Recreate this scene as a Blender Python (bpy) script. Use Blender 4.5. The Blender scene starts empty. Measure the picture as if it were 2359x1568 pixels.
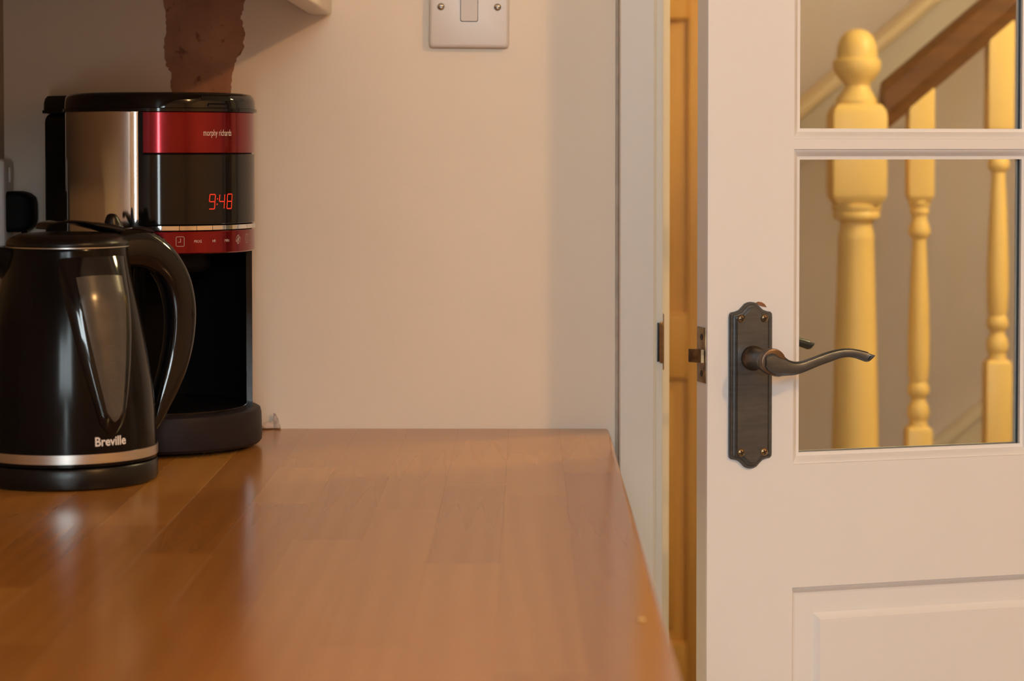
import bpy, bmesh, math, random
from mathutils import Vector, Matrix
random.seed(7)
R = math.radians
scn = bpy.context.scene
COL = scn.collection

# ------------------------------------------------------------------ camera
cam_d = bpy.data.cameras.new('camera')
cam = bpy.data.objects.new('camera', cam_d); COL.objects.link(cam)
cam.location = (0, -2.465, 1.214)
cam.rotation_euler = (R(88.0), 0, 0)
cam_d.sensor_width = 36.0
cam_d.lens = 5300 / 2359 * 36
cam_d.shift_x = -0.0138
cam_d.shift_y = (520.1 - 784) / 2359
cam_d.clip_start = 0.02
cam_d.dof.use_dof = True
cam_d.dof.focus_distance = 2.27
cam_d.dof.aperture_fstop = 6.6
scn.camera = cam

# ------------------------------------------------------------------ world, lights, exposure
world = bpy.data.worlds.new('sky'); scn.world = world
world.use_nodes = True
bgn = world.node_tree.nodes['Background']
bgn.inputs[0].default_value = (0.84, 0.94, 1.0, 1)      # overcast daylight
bgn.inputs[1].default_value = 30.0

def lamp(name, kind, loc, power, color, size=0.05, rot=(0, 0, 0)):
    d = bpy.data.lights.new(name, kind); d.energy = power; d.color = color
    o = bpy.data.objects.new(name, d); COL.objects.link(o); o.location = loc; o.rotation_euler = rot
    if kind in ('POINT', 'SPOT'): d.shadow_soft_size = size
    return o
# warm kitchen ceiling lamp, behind and to the right of the camera
lamp('kitchen_lamp', 'POINT', (1.60, -2.20, 2.32), 70, (1.0, 0.53, 0.19), 0.055)
# warm hall lamp
lamp('hall_lamp', 'POINT', (1.45, 0.55, 2.05), 50, (1.0, 0.77, 0.36), 0.10)
# daylight portals in the two added window openings behind the camera
for wx, wz, sx, sz in ((0.125, 1.89, 1.25, 0.78), (0.15, 0.885, 0.22, 1.07)):
    pl = bpy.data.lights.new('window_portal', 'AREA'); pl.shape = 'RECTANGLE'; pl.size = sx; pl.size_y = sz
    plo = bpy.data.objects.new('window_portal', pl); COL.objects.link(plo)
    plo.location = (wx, -4.27, wz); plo.rotation_euler = (R(90), 0, 0)
    pl.cycles.is_portal = True

scn.view_settings.view_transform = 'Standard'
scn.view_settings.look = 'None'
scn.view_settings.gamma = 1.0
scn.view_settings.use_curve_mapping = False
scn.view_settings.exposure = 0.0
scn.cycles.use_denoising = True
scn.cycles.max_bounces = 10
scn.cycles.diffuse_bounces = 5
scn.cycles.glossy_bounces = 5
scn.cycles.transparent_max_bounces = 12
scn.cycles.caustics_reflective = False
scn.cycles.caustics_refractive = False
scn.cycles.sample_clamp_indirect = 6.0

# ------------------------------------------------------------------ materials
def mat(name, col, rough=0.5, metal=0.0, spec=0.5, var=0.0, vscale=8.0, bump=0.0, bscale=200.0, stretch=(1, 1, 1), coat=0.0, emit=None, col2=None):
    m = bpy.data.materials.new(name); m.use_nodes = True
    nt = m.node_tree; b = nt.nodes['Principled BSDF']
    b.inputs['Base Color'].default_value = (*col, 1)
    b.inputs['Roughness'].default_value = rough
    b.inputs['Metallic'].default_value = metal
    b.inputs['Specular IOR Level'].default_value = spec
    if coat:
        b.inputs['Coat Weight'].default_value = coat; b.inputs['Coat Roughness'].default_value = 0.05
    if emit:
        b.inputs['Emission Color'].default_value = (*emit[0], 1); b.inputs['Emission Strength'].default_value = emit[1]
    if var or bump:
        tc = nt.nodes.new('ShaderNodeTexCoord'); mp = nt.nodes.new('ShaderNodeMapping')
        mp.inputs['Scale'].default_value = stretch
        nt.links.new(tc.outputs['Object'], mp.inputs['Vector'])
    if var or col2:
        n = nt.nodes.new('ShaderNodeTexNoise'); n.inputs['Scale'].default_value = vscale; n.inputs['Detail'].default_value = 6
        nt.links.new(mp.outputs[0], n.inputs['Vector'])
        r = nt.nodes.new('ShaderNodeValToRGB')
        r.color_ramp.elements[0].position = 0.3; r.color_ramp.elements[1].position = 0.7
        c2 = col2 or tuple(c * (1 - var) for c in col)
        r.color_ramp.elements[0].color = (*c2, 1); r.color_ramp.elements[1].color = (*col, 1)
        nt.links.new(n.outputs['Fac'], r.inputs[0]); nt.links.new(r.outputs[0], b.inputs['Base Color'])
    if bump:
        n2 = nt.nodes.new('ShaderNodeTexNoise'); n2.inputs['Scale'].default_value = bscale; n2.inputs['Detail'].default_value = 4
        nt.links.new(mp.outputs[0], n2.inputs['Vector'])
        bp = nt.nodes.new('ShaderNodeBump'); bp.inputs['Strength'].default_value = bump; bp.inputs['Distance'].default_value = 0.002
        nt.links.new(n2.outputs['Fac'], bp.inputs['Height']); nt.links.new(bp.outputs[0], b.inputs['Normal'])
    return m

M = {}
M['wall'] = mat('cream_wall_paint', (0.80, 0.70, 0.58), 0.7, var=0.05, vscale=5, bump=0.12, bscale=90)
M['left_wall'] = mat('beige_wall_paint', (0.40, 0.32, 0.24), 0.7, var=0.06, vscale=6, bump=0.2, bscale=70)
M['hall_wall'] = mat('mauve_hall_paint', (0.56, 0.50, 0.54), 0.8, var=0.04, vscale=4)
M['ceiling'] = mat('white_ceiling_paint', (0.8, 0.78, 0.74), 0.8, var=0.03)
M['floor'] = mat('floor_vinyl', (0.34, 0.25, 0.18), 0.5, var=0.15, vscale=10)
M['hall_floor'] = mat('hall_carpet', (0.30, 0.20, 0.12), 0.95, var=0.2, vscale=60, bump=0.5, bscale=300)
M['white_gloss'] = mat('white_gloss_paint', (0.75, 0.78, 0.81), 0.38, var=0.03, vscale=6, bump=0.05, bscale=60, stretch=(1, 1, 0.3))
M['trim_paint'] = mat('white_trim_paint', (0.74, 0.66, 0.58), 0.45, var=0.05, vscale=9, bump=0.08, bscale=60, stretch=(1, 1, 0.2))
M['crack'] = mat('caulk_gap', (0.55, 0.46, 0.37), 0.9, var=0.3, vscale=40)
M['yellow_wood'] = mat('cream_yellow_gloss', (0.86, 0.62, 0.24), 0.4, var=0.05, vscale=6)
M['tan_wood'] = mat('tan_door_varnish', (0.78, 0.44, 0.135), 0.45, var=0.10, vscale=10, stretch=(6, 6, 0.5))
M['cream_trim'] = mat('cream_wall_rail_paint', (0.82, 0.68, 0.48), 0.5, var=0.03)
M['rail_board'] = mat('shaded_rail_board', (0.66, 0.62, 0.60), 0.6, var=0.04)  # grey stands for the shaded face below the cream rail
M['rail_wood'] = mat('varnished_handrail', (0.13, 0.045, 0.005), 0.5, spec=0.3, var=0.45, vscale=14, stretch=(0.6, 6, 6))
M['carpet'] = mat('stair_carpet', (0.20, 0.13, 0.085), 0.95, var=0.25, vscale=70, bump=0.5, bscale=300)
M['plastic_white'] = mat('white_switch_plastic', (0.64, 0.58, 0.54), 0.35, var=0.02)
M['steel'] = mat('screw_steel', (0.62, 0.60, 0.55), 0.28, 1.0, var=0.15, vscale=300)
M['chrome'] = mat('polished_chrome', (0.80, 0.79, 0.77), 0.06, 1.0, var=0.03, vscale=20)
M['brushed'] = mat('brushed_steel', (0.62, 0.60, 0.57), 0.30, 1.0, var=0.08, vscale=30, stretch=(1, 1, 20))
M['black_gloss'] = mat('black_gloss_plastic', (0.005, 0.0045, 0.005), 0.07, spec=0.38, var=0.2, vscale=20)
M['black_satin'] = mat('black_satin_plastic', (0.006, 0.005, 0.005), 0.30, spec=0.25, var=0.2, vscale=30, bump=0.04, bscale=400)
M['black_matt'] = mat('black_matt_plastic', (0.005, 0.004, 0.004), 0.6, var=0.2, vscale=30, spec=0.12)
M['kettle_black'] = mat('black_kettle_plastic', (0.005, 0.004, 0.004), 0.15, var=0.2, vscale=20, spec=0.13)
M['charcoal'] = mat('charcoal_rubber', (0.016, 0.012, 0.015), 0.45, spec=0.12, var=0.15, vscale=30, bump=0.05, bscale=500)
M['red'] = mat('metallic_red', (0.20, 0.002, 0.008), 0.14, 0.75, var=0.06, vscale=10, coat=0.35)
M['led'] = mat('red_led', (0.05, 0.0, 0.0), 0.4, emit=((1.0, 0.035, 0.012), 0.85), var=0.01)
M['print'] = mat('white_print', (0.70, 0.66, 0.62), 0.5, var=0.02)
M['print_grey'] = mat('grey_print', (0.55, 0.48, 0.48), 0.5, var=0.02)
M['mark'] = mat('level_mark_print', (0.05, 0.045, 0.04), 0.5, var=0.02)
M['gauge'] = mat('smoky_gauge_plastic', (0.062, 0.056, 0.05), 0.2, var=0.25, vscale=60)
M['pewter'] = mat('dark_pewter', (0.125, 0.145, 0.165), 0.36, 0.8, var=0.25, vscale=50, stretch=(1, 1, 6), bump=0.03, bscale=400)
M['bronze'] = mat('rubbed_bronze', (0.16, 0.115, 0.085), 0.32, 0.9, var=0.3, vscale=60)
M['brass'] = mat('tarnished_brass', (0.36, 0.25, 0.13), 0.42, 0.9, col2=(0.12, 0.09, 0.06), var=0.3, vscale=120)
M['dark_metal'] = mat('dark_metal_and_shade', (0.03, 0.022, 0.018), 0.5, 0.5, var=0.2, vscale=80)  # dark screws, plus painted shade beside the strike lip and in the lever tip
M['copper'] = mat('paint_worn_copper', (0.30, 0.16, 0.09), 0.45, 0.6, var=0.3, vscale=150)
M['cab'] = mat('cream_cabinet_lacquer', (0.72, 0.67, 0.59), 0.35, var=0.03)
M['sealant'] = mat('torn_white_sealant', (0.70, 0.60, 0.52), 0.6, col2=(0.40, 0.31, 0.25), var=0.2, vscale=160)
M['upvc'] = mat('white_window_frame', (0.82, 0.83, 0.83), 0.3, var=0.02)

def glass_mat():
    m = bpy.data.materials.new('clear_pane_glass'); m.use_nodes = True
    nt = m.node_tree; nt.nodes.clear()
    o = nt.nodes.new('ShaderNodeOutputMaterial'); mx = nt.nodes.new('ShaderNodeMixShader')
    t = nt.nodes.new('ShaderNodeBsdfTransparent'); t.inputs[0].default_value = (0.96, 0.97, 0.96, 1)
    g = nt.nodes.new('ShaderNodeBsdfGlossy'); g.inputs['Roughness'].default_value = 0.03
    f = nt.nodes.new('ShaderNodeFresnel'); f.inputs[0].default_value = 1.48
    nt.links.new(f.outputs[0], mx.inputs[0]); nt.links.new(t.outputs[0], mx.inputs[1]); nt.links.new(g.outputs[0], mx.inputs[2])
    nt.links.new(mx.outputs[0], o.inputs[0])
    return m
M['glass'] = glass_mat()

def wood_mat():
    m = bpy.data.materials.new('oiled_wood_staves'); m.use_nodes = True
    nt = m.node_tree; b = nt.nodes['Principled BSDF']; N = nt.nodes.new; Lk = nt.links.new
    tc = N('ShaderNodeTexCoord'); oi = N('ShaderNodeObjectInfo')
    off = N('ShaderNodeVectorMath'); off.operation = 'ADD'
    sc = N('ShaderNodeVectorMath'); sc.operation = 'SCALE'; sc.inputs[0].default_value = (7.3, 3.1, 5.7)
    Lk(oi.outputs['Random'], sc.inputs['Scale']); Lk(tc.outputs['Object'], off.inputs[0]); Lk(sc.outputs[0], off.inputs[1])
    # growth rings: straight grain warped by slow noise into long arcs
    mp = N('ShaderNodeMapping'); mp.inputs['Scale'].default_value = (7, 0.5, 3); Lk(off.outputs[0], mp.inputs['Vector'])
    n0 = N('ShaderNodeTexNoise'); n0.inputs['Scale'].default_value = 1.0; n0.inputs['Detail'].default_value = 1; Lk(mp.outputs[0], n0.inputs['Vector'])
    sx = N('ShaderNodeSeparateXYZ'); Lk(off.outputs[0], sx.inputs[0])
    mul = N('ShaderNodeMath'); mul.operation = 'MULTIPLY'; mul.inputs[1].default_value = 260; Lk(sx.outputs['X'], mul.inputs[0])
    add = N('ShaderNodeMath'); add.operation = 'MULTIPLY_ADD'; add.inputs[1].default_value = 30; Lk(n0.outputs['Fac'], add.inputs[0]); Lk(mul.outputs[0], add.inputs[2])
    sn = N('ShaderNodeMath'); sn.operation = 'SINE'; Lk(add.outputs[0], sn.inputs[0])
    mp2 = N('ShaderNodeMapping'); mp2.inputs['Scale'].default_value = (130, 1.6, 14); Lk(off.outputs[0], mp2.inputs['Vector'])
    n1 = N('ShaderNodeTexNoise'); n1.inputs['Scale'].default_value = 1.0; n1.inputs['Detail'].default_value = 2; Lk(mp2.outputs[0], n1.inputs['Vector'])
    a = N('ShaderNodeMath'); a.operation = 'MULTIPLY_ADD'; a.inputs[1].default_value = 0.030; a.inputs[2].default_value = 0.285; Lk(sn.outputs[0], a.inputs[0])
    a2 = N('ShaderNodeMath'); a2.operation = 'MULTIPLY_ADD'; a2.inputs[1].default_value = 0.0; Lk(n1.outputs['Fac'], a2.inputs[0]); Lk(a.outputs[0], a2.inputs[2])
    a3 = N('ShaderNodeMath'); a3.operation = 'MULTIPLY_ADD'; a3.inputs[1].default_value = 0.30; Lk(oi.outputs['Random'], a3.inputs[0]); Lk(a2.outputs[0], a3.inputs[2])
    r = N('ShaderNodeValToRGB'); r.color_ramp.elements[0].position = 0.05; r.color_ramp.elements[1].position = 0.85
    r.color_ramp.elements[0].color = (0.30, 0.114, 0.024, 1); r.color_ramp.elements[1].color = (0.62, 0.295, 0.062, 1)
    Lk(a3.outputs[0], r.inputs[0]); Lk(r.outputs[0], b.inputs['Base Color'])
    b.inputs['Roughness'].default_value = 0.20
    b.inputs['Specular IOR Level'].default_value = 0.7
    return m
M['wood'] = wood_mat()

def plaster_mat():
    m = mat('bare_brown_plaster', (0.42, 0.215, 0.135), 0.85, col2=(0.30, 0.145, 0.09), var=0.3, vscale=26, bump=0.25, bscale=160)
    nt = m.node_tree; b = nt.nodes['Principled BSDF']
    src = b.inputs['Base Color'].links[0].from_socket
    tc = nt.nodes.new('ShaderNodeTexCoord'); n = nt.nodes.new('ShaderNodeTexNoise'); n.inputs['Scale'].default_value = 75; n.inputs['Detail'].default_value = 8
    nt.links.new(tc.outputs['Object'], n.inputs['Vector'])
    r = nt.nodes.new('ShaderNodeValToRGB'); r.color_ramp.elements[0].position = 0.60; r.color_ramp.elements[1].position = 0.68
    nt.links.new(n.outputs['Fac'], r.inputs[0])
    mx = nt.nodes.new('ShaderNodeMixRGB'); mx.inputs[2].default_value = (0.19, 0.085, 0.05, 1)
    nt.links.new(r.outputs[0], mx.inputs[0]); nt.links.new(src, mx.inputs[1]); nt.links.new(mx.outputs[0], b.inputs['Base Color'])
    return m
M['plaster'] = plaster_mat()

# ------------------------------------------------------------------ mesh helpers
def link(name, me, m, parent=None, sharp=35, smooth=True):
    o = bpy.data.objects.new(name, me); COL.objects.link(o)
    if m is not None:
        me.materials.clear(); me.materials.append(M[m])
    if smooth:
        me.polygons.foreach_set('use_smooth', [True] * len(me.polygons))
        me.set_sharp_from_angle(angle=R(sharp))
    if parent is not None: o.parent = parent
    return o
def from_bm(name, bm, m, parent=None, sharp=35, smooth=True, recalc=True):
    if recalc: bmesh.ops.recalc_face_normals(bm, faces=bm.faces)
    me = bpy.data.meshes.new(name); bm.to_mesh(me); bm.free()
    return link(name, me, m, parent, sharp, smooth)
def pyd(name, v, f, m, parent=None, sharp=35, smooth=True):
    bm = bmesh.new(); vs = [bm.verts.new(p) for p in v]
    for q in f:
        try: bm.faces.new([vs[i] for i in q])
        except ValueError: pass
    return from_bm(name, bm, m, parent, sharp, smooth)
def add_box(bm, x0, x1, y0, y1, z0, z1, bev=0.0, seg=2):
    r = bmesh.ops.create_cube(bm, size=1)
    for v in r['verts']:
        v.co = Vector(((x0 + x1) / 2 + v.co.x * (x1 - x0), (y0 + y1) / 2 + v.co.y * (y1 - y0), (z0 + z1) / 2 + v.co.z * (z1 - z0)))
    if bev:
        es = list({e for v in r['verts'] for e in v.link_edges})
        bmesh.ops.bevel(bm, geom=es, offset=bev, segments=seg, profile=0.5, affect='EDGES')
def box(name, x0, x1, y0, y1, z0, z1, m, parent=None, bev=0.0, seg=2):
    bm = bmesh.new(); add_box(bm, x0, x1, y0, y1, z0, z1, bev, seg)
    return from_bm(name, bm, m, parent)
def lathe(name, prof, m, parent=None, seg=48, sharp=35, cap=True):
    v = []; f = []; n = len(prof)
    for i in range(seg):
        a = 2 * math.pi * i / seg
        for (r, z) in prof: v.append((r * math.cos(a), r * math.sin(a), z))
    for i in range(seg):
        j = (i + 1) % seg
        for k in range(n - 1): f.append((i * n + k, j * n + k, j * n + k + 1, i * n + k + 1))
    if cap:
        f.append([i * n for i in range(seg)][::-1]); f.append([i * n + n - 1 for i in range(seg)])
    return pyd(name, v, f, m, parent, sharp)
def rings(name, rs, m, parent=None, cap=True, sharp=35, closed_rings=True):
    """rs: list of equal length point rings"""
    v = [p for r in rs for p in r]; n = len(rs[0]); f = []
    for k in range(len(rs) - 1):
        for i in range(n if closed_rings else n - 1):
            j = (i + 1) % n; f.append((k * n + i, k * n + j, (k + 1) * n + j, (k + 1) * n + i))
    if cap == 'pair':                      # outline symmetric about its middle: cap with quad strips
        for b in (0, (len(rs) - 1) * n):
            for i in range(n // 2 - 1): f.append((b + i, b + i + 1, b + n - 2 - i, b + n - 1 - i))
    elif cap:
        f.append(list(range(n))[::-1]); f.append([(len(rs) - 1) * n + i for i in range(n)])
    return pyd(name, v, f, m, parent, sharp)
def catmull(pts, sub=6):
    out = []; P = [pts[0]] + list(pts) + [pts[-1]]
    for i in range(1, len(P) - 2):
        for s in range(sub):
            t = s / sub
            out.append(tuple(0.5 * (2 * b + (c - a) * t + (2 * a - 5 * b + 4 * c - d) * t * t + (-a + 3 * b - 3 * c + d) * t ** 3)
                             for a, b, c, d in zip(P[i - 1], P[i], P[i + 1], P[i + 2])))
    out.append(tuple(pts[-1])); return out
def empty(name, loc, rz=0.0, label=None, cat=None, group=None, kind=None):
    o = bpy.data.objects.new(name, None); COL.objects.link(o); o.location = loc; o.rotation_euler = (0, 0, rz)
    o.empty_display_size = 0.05
    return tag(o, label, cat, group, kind)
def tag(o, label=None, cat=None, group=None, kind=None):
    if label: o['label'] = label
    if cat: o['category'] = cat
    if group: o['group'] = group
    if kind: o['kind'] = kind
    return o
def struct(o): o['kind'] = 'structure'; return o
def copy_tree(o, parent=None):
    c = o.copy(); COL.objects.link(c); c.parent = parent
    for ch in list(o.children): copy_tree(ch, c)
    return c
def text_mesh(body, width, height=None, bold=0.0):
    cu = bpy.data.curves.new('t', 'FONT'); cu.body = body; cu.size = 1.0; cu.align_x = 'CENTER'; cu.offset = bold; cu.resolution_u = 3
    ob = bpy.data.objects.new('t', cu); COL.objects.link(ob)
    dg = bpy.context.evaluated_depsgraph_get(); dg.update()
    me = bpy.data.meshes.new_from_object(ob.evaluated_get(dg)); bpy.data.objects.remove(ob); bpy.data.curves.remove(cu)
    xs = [v.co.x for v in me.vertices]; ys = [v.co.y for v in me.vertices]
    w = max(xs) - min(xs); cx = (max(xs) + min(xs)) / 2
    k = width / w; ky = k if height is None else height / (max(ys) - min(ys))
    for v in me.vertices: v.co = Vector(((v.co.x - cx) * k, (v.co.y) * ky, 0))
    return me

# ------------------------------------------------------------------ room shell
XL, XR, YF, ZC = -0.5588, 2.80, -4.20, 2.40
WT = 0.12
def multi(name, boxes, m, parent=None, bev=0.0):
    bm = bmesh.new()
    for b in boxes: add_box(bm, *b, bev)
    return struct(from_bm(name, bm, m, parent))
DJ0, DJ1, DH = 0.147, 0.8765, 1.988          # clear door opening
wall_back = multi('wall_back', [(XL - 0.1, 0.0955, 0, WT, 0, ZC), (DJ1 + 0.055, XR + 0.1, 0, WT, 0, ZC),
                                (0.0955, DJ1 + 0.055, 0, WT, DH + 0.055, ZC), (0.0955, 0.1275, 0.010, WT, 0, DH + 0.055),
                                (DJ1 + 0.0195, DJ1 + 0.055, 0.010, WT, 0, DH + 0.055), (0.1275, DJ1 + 0.0195, 0.010, WT, DH + 0.02, DH + 0.055)], 'wall')
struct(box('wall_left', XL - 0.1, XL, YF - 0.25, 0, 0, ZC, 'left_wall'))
struct(box('wall_right', XR, XR + 0.1, YF - 0.25, 0, 0, ZC, 'wall'))
WX0, WX1, WZ0, WZ1 = -0.50, 0.75, 1.50, 2.28
VX0, VX1, VZ0, VZ1 = 0.04, 0.26, 0.35, 1.42         # narrow lower light under it, added for streak reflections
multi('wall_front', [(XL, WX0, YF - 0.25, YF, 0, ZC), (WX1, XR, YF - 0.25, YF, 0, ZC), (WX0, VX0, YF - 0.25, YF, 0, WZ0), (VX1, WX1, YF - 0.25, YF, 0, WZ0), (VX0, VX1, YF - 0.25, YF, 0, VZ0), (VX0, VX1, YF - 0.25, YF, VZ1, WZ0), (WX0, WX1, YF - 0.25, YF, WZ1, ZC)], 'wall')
struct(box('floor', XL - 0.1, XR + 0.1, YF - 0.25, 0.06, -0.05, 0, 'floor'))
struct(box('ceiling', XL - 0.1, XR + 0.1, YF - 0.25, WT, ZC, ZC + 0.05, 'ceiling'))
win = empty('added_window_1', ((WX0 + WX1) / 2, YF - 0.18, WZ0), kind='structure')  # added out of view as the main daylight source
hw = (WX1 - WX0) / 2; hz = WZ1 - WZ0
bm = bmesh.new()
for b in ((-hw, -hw + 0.06, -0.03, 0.03, 0, hz), (hw - 0.06, hw, -0.03, 0.03, 0, hz), (-hw + 0.06, hw - 0.06, -0.03, 0.03, 0, 0.06), (-hw + 0.06, hw - 0.06, -0.03, 0.03, hz - 0.06, hz)):
    add_box(bm, *b, 0.004)
from_bm('window_frame', bm, 'upvc', win)
for k in (-1, 1):
    box('mullion', k * 0.20 - 0.03, k * 0.20 + 0.03, -0.03, 0.03, 0.06, hz - 0.06, 'upvc', win, 0.004)
for k in (-1, 0, 1):
    x0, x1 = ((-hw + 0.06, -0.23), (-0.17, 0.17), (0.23, hw - 0.06))[k + 1]
    box('pane', x0, x1, -0.004, 0.004, 0.06, hz - 0.06, 'glass', win)
box('window_sill', -hw, hw, 0.03, 0.21, -0.03, 0.0, 'upvc', win, 0.004)
win2 = empty('added_window_2', ((VX0 + VX1) / 2, YF - 0.18, VZ0), kind='structure')  # added out of view to give upright streaks on red panel and kettle
hw2 = (VX1 - VX0) / 2; hz2 = VZ1 - VZ0
bm = bmesh.new()
for b in ((-hw2, -hw2 + 0.03, -0.03, 0.03, 0, hz2), (hw2 - 0.03, hw2, -0.03, 0.03, 0, hz2), (-hw2 + 0.03, hw2 - 0.03, -0.03, 0.03, 0, 0.04), (-hw2 + 0.03, hw2 - 0.03, -0.03, 0.03, hz2 - 0.04, hz2)):
    add_box(bm, *b, 0.003)
from_bm('window_frame', bm, 'upvc', win2)
box('mullion', -0.012, 0.012, -0.03, 0.03, 0.04, hz2 - 0.04, 'upvc', win2, 0.003)
for x0, x1 in ((-hw2 + 0.03, -0.012), (0.012, hw2 - 0.03)):
    box('pane', x0, x1, -0.004, 0.004, 0.04, hz2 - 0.04, 'glass', win2)

# hall
HY = 2.15
struct(box('wall_hall_back', -1.2, 2.9, HY, HY + 0.1, 0, ZC, 'hall_wall'))
struct(box('wall_hall_left', -1.3, -1.2, WT, HY, 0, ZC, 'hall_wall'))
struct(box('wall_hall_right', 2.9, 3.0, WT, HY, 0, ZC, 'hall_wall'))
struct(box('floor_hall', -1.3, 3.0, 0.06, HY, -0.05, 0, 'hall_floor'))
struct(box('ceiling_hall', -1.3, 3.0, WT, HY, ZC, ZC + 0.05, 'ceiling'))
struct(box('wall_hall_side', XR + 0.1, 3.0, 0.0, WT, 0, ZC, 'hall_wall'))
struct(box('wall_hall_corner', -1.3, XL - 0.1, 0.0, WT, 0, ZC, 'hall_wall'))
# tan door in the far hall wall, seen through the gap
d2 = empty('door_2', (-0.03, HY - 0.045, 0), kind='structure')
D2W = 0.40
for x0, x1, z0, z1, nm in ((-D2W, -D2W + 0.09, 0.01, 1.98, 'stile'), (0.351, D2W, 0.01, 1.98, 'stile'), (-D2W + 0.09, 0.351, 0.01, 0.22, 'rail'),
                           (-D2W + 0.09, 0.351, 0.75, 0.88, 'rail'), (-D2W + 0.09, 0.351, 1.86, 1.98, 'rail')):
    box(nm, x0, x1, 0, 0.04, z0, z1, 'tan_wood', d2, 0.003)
box('panel', -D2W + 0.09, 0.351, 0.012, 0.034, 0.88, 1.86, 'tan_wood', d2)
box('panel', -D2W + 0.09, 0.351, 0.012, 0.034, 0.22, 0.75, 'tan_wood', d2)
box('raised_field', -D2W + 0.12, 0.350, -0.012, 0.013, 1.463, 1.83, 'tan_wood', d2, 0.006)
box('raised_field', -D2W + 0.12, 0.325, 0.004, 0.013, 0.25, 0.72, 'tan_wood', d2, 0.003)
tr = empty('trim_5', (0, 0, 0), kind='structure')
box('architrave', 0.372, 0.43, HY - 0.018, HY, 0, 2.05, 'tan_wood', tr, 0.004)
box('architrave', -0.49, -0.432, HY - 0.018, HY, 0, 2.05, 'tan_wood', tr, 0.004)
box('architrave', -0.432, 0.372, HY - 0.018, HY, 1.99, 2.05, 'tan_wood', tr, 0.004)

# ------------------------------------------------------------------ kitchen door frame
# left architrave: flat board with a stepped inner edge
prof = [(0.0995, 0.0), (0.0995, -0.015), (0.1008, -0.0165), (0.1355, -0.0165), (0.1365, -0.0158), (0.1370, -0.0145), (0.1383, -0.0138), (0.1388, -0.0125), (0.1388, 0.0)]
def extr(name, pr, z0, z1, m, parent=None):
    return rings(name, [[(x, y, z0) for x, y in pr], [(x, y, z1) for x, y in pr]], m, parent, sharp=25)
t1 = empty('trim_1', (0, 0, 0), kind='structure')
extr('architrave', prof, 0, DH + 0.055, 'trim_paint', t1)
prr = [(DJ0 + DJ1 - x, y) for x, y in prof]
extr('architrave', prr[::-1], 0, DH + 0.055, 'trim_paint', t1)
box('architrave', 0.1388, DJ1 + DJ0 - 0.1388, -0.0165, 0, DH + 0.008, DH + 0.055, 'trim_paint', t1, 0.002)
t2 = empty('trim_2', (0, 0, 0), kind='structure')
box('jamb', 0.1275, DJ0, 0.0005, WT + 0.002, 0, DH, 'trim_paint', t2, 0.0012)
box('jamb', DJ1, DJ1 + 0.0195, 0.0005, WT + 0.002, 0, DH, 'trim_paint', t2, 0.0012)
box('jamb', 0.1275, DJ1 + 0.0195, 0.0005, WT + 0.002, DH, DH + 0.02, 'trim_paint', t2, 0.0012)
stp = [(DJ0, 0.036), (DJ0 + 0.0015, 0.036), (DJ0 + 0.0050, 0.0395), (DJ0 + 0.0090, 0.0450), (DJ0 + 0.0100, 0.0500), (DJ0 + 0.0100, WT - 0.01), (DJ0, WT - 0.01)]
extr('door_stop', stp, 0, DH, 'trim_paint', t2)
box('door_stop', DJ1 - 0.01, DJ1, 0.038, WT - 0.01, 0, DH, 'trim_paint', t2, 0.0015)
box('door_stop', DJ0 + 0.01, DJ1 - 0.01, 0.038, WT - 0.01, DH - 0.01, DH, 'trim_paint', t2, 0.0015)
struct(box('trim_3', 0.0957, 0.0993, 0.0008, 0.0098, 0, DH + 0.05, 'crack'))
# strike plate with its curved lip on the left jamb
st = empty('strike_plate', (DJ0, 0.0, 1.003), label='worn copper-coloured strike plate on the left door frame', cat='strike plate')
box('plate', 0.0001, 0.0014, 0.003, 0.028, -0.030, 0.030, 'copper', st, 0.0004)
lip = []
for a, b in ((0.0012, 0.004), (0.0006, -0.002), (-0.0012, -0.0052), (-0.0042, -0.0072), (-0.0046, -0.0064), (-0.0022, -0.0045), (-0.0004, -0.0018), (0.0002, 0.004)):
    lip.append((a, b))
rs = []
for z, k in ((-0.0222, 0.55), (-0.0205, 0.9), (-0.017, 1.0), (0.017, 1.0), (0.0205, 0.9), (0.0222, 0.55)):
    rs.append([(x if y > 0 else x * k, y if y > 0 else y * k, z) for x, y in lip])
rings('lip', rs, 'copper', st)
box('recess_shade', -0.0062, -0.0042, -0.0012, 0.0003, -0.021, 0.021, 'dark_metal', st, 0.0004)  # dark strip in place of the shade left of the lip

# ------------------------------------------------------------------ kitchen door (half glazed, ajar)
A = R(16.4); LX, LY = 0.1779, -0.2151
DW, DT, DZ0, DZ1 = 0.724, 0.034, 0.008, 1.980
door = empty('door_1', (LX, LY, 0), A, kind='structure')
u0, u1, u2, u3 = 0.0905, 0.357, 0.367, 0.6335
zr = dict(b0=DZ0, b1=0.20, m0=0.7745, m1=0.8975)
rows = [(0.8975, 1.2105), (1.2205, 1.5335), (1.5435, 1.8565)]
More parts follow.
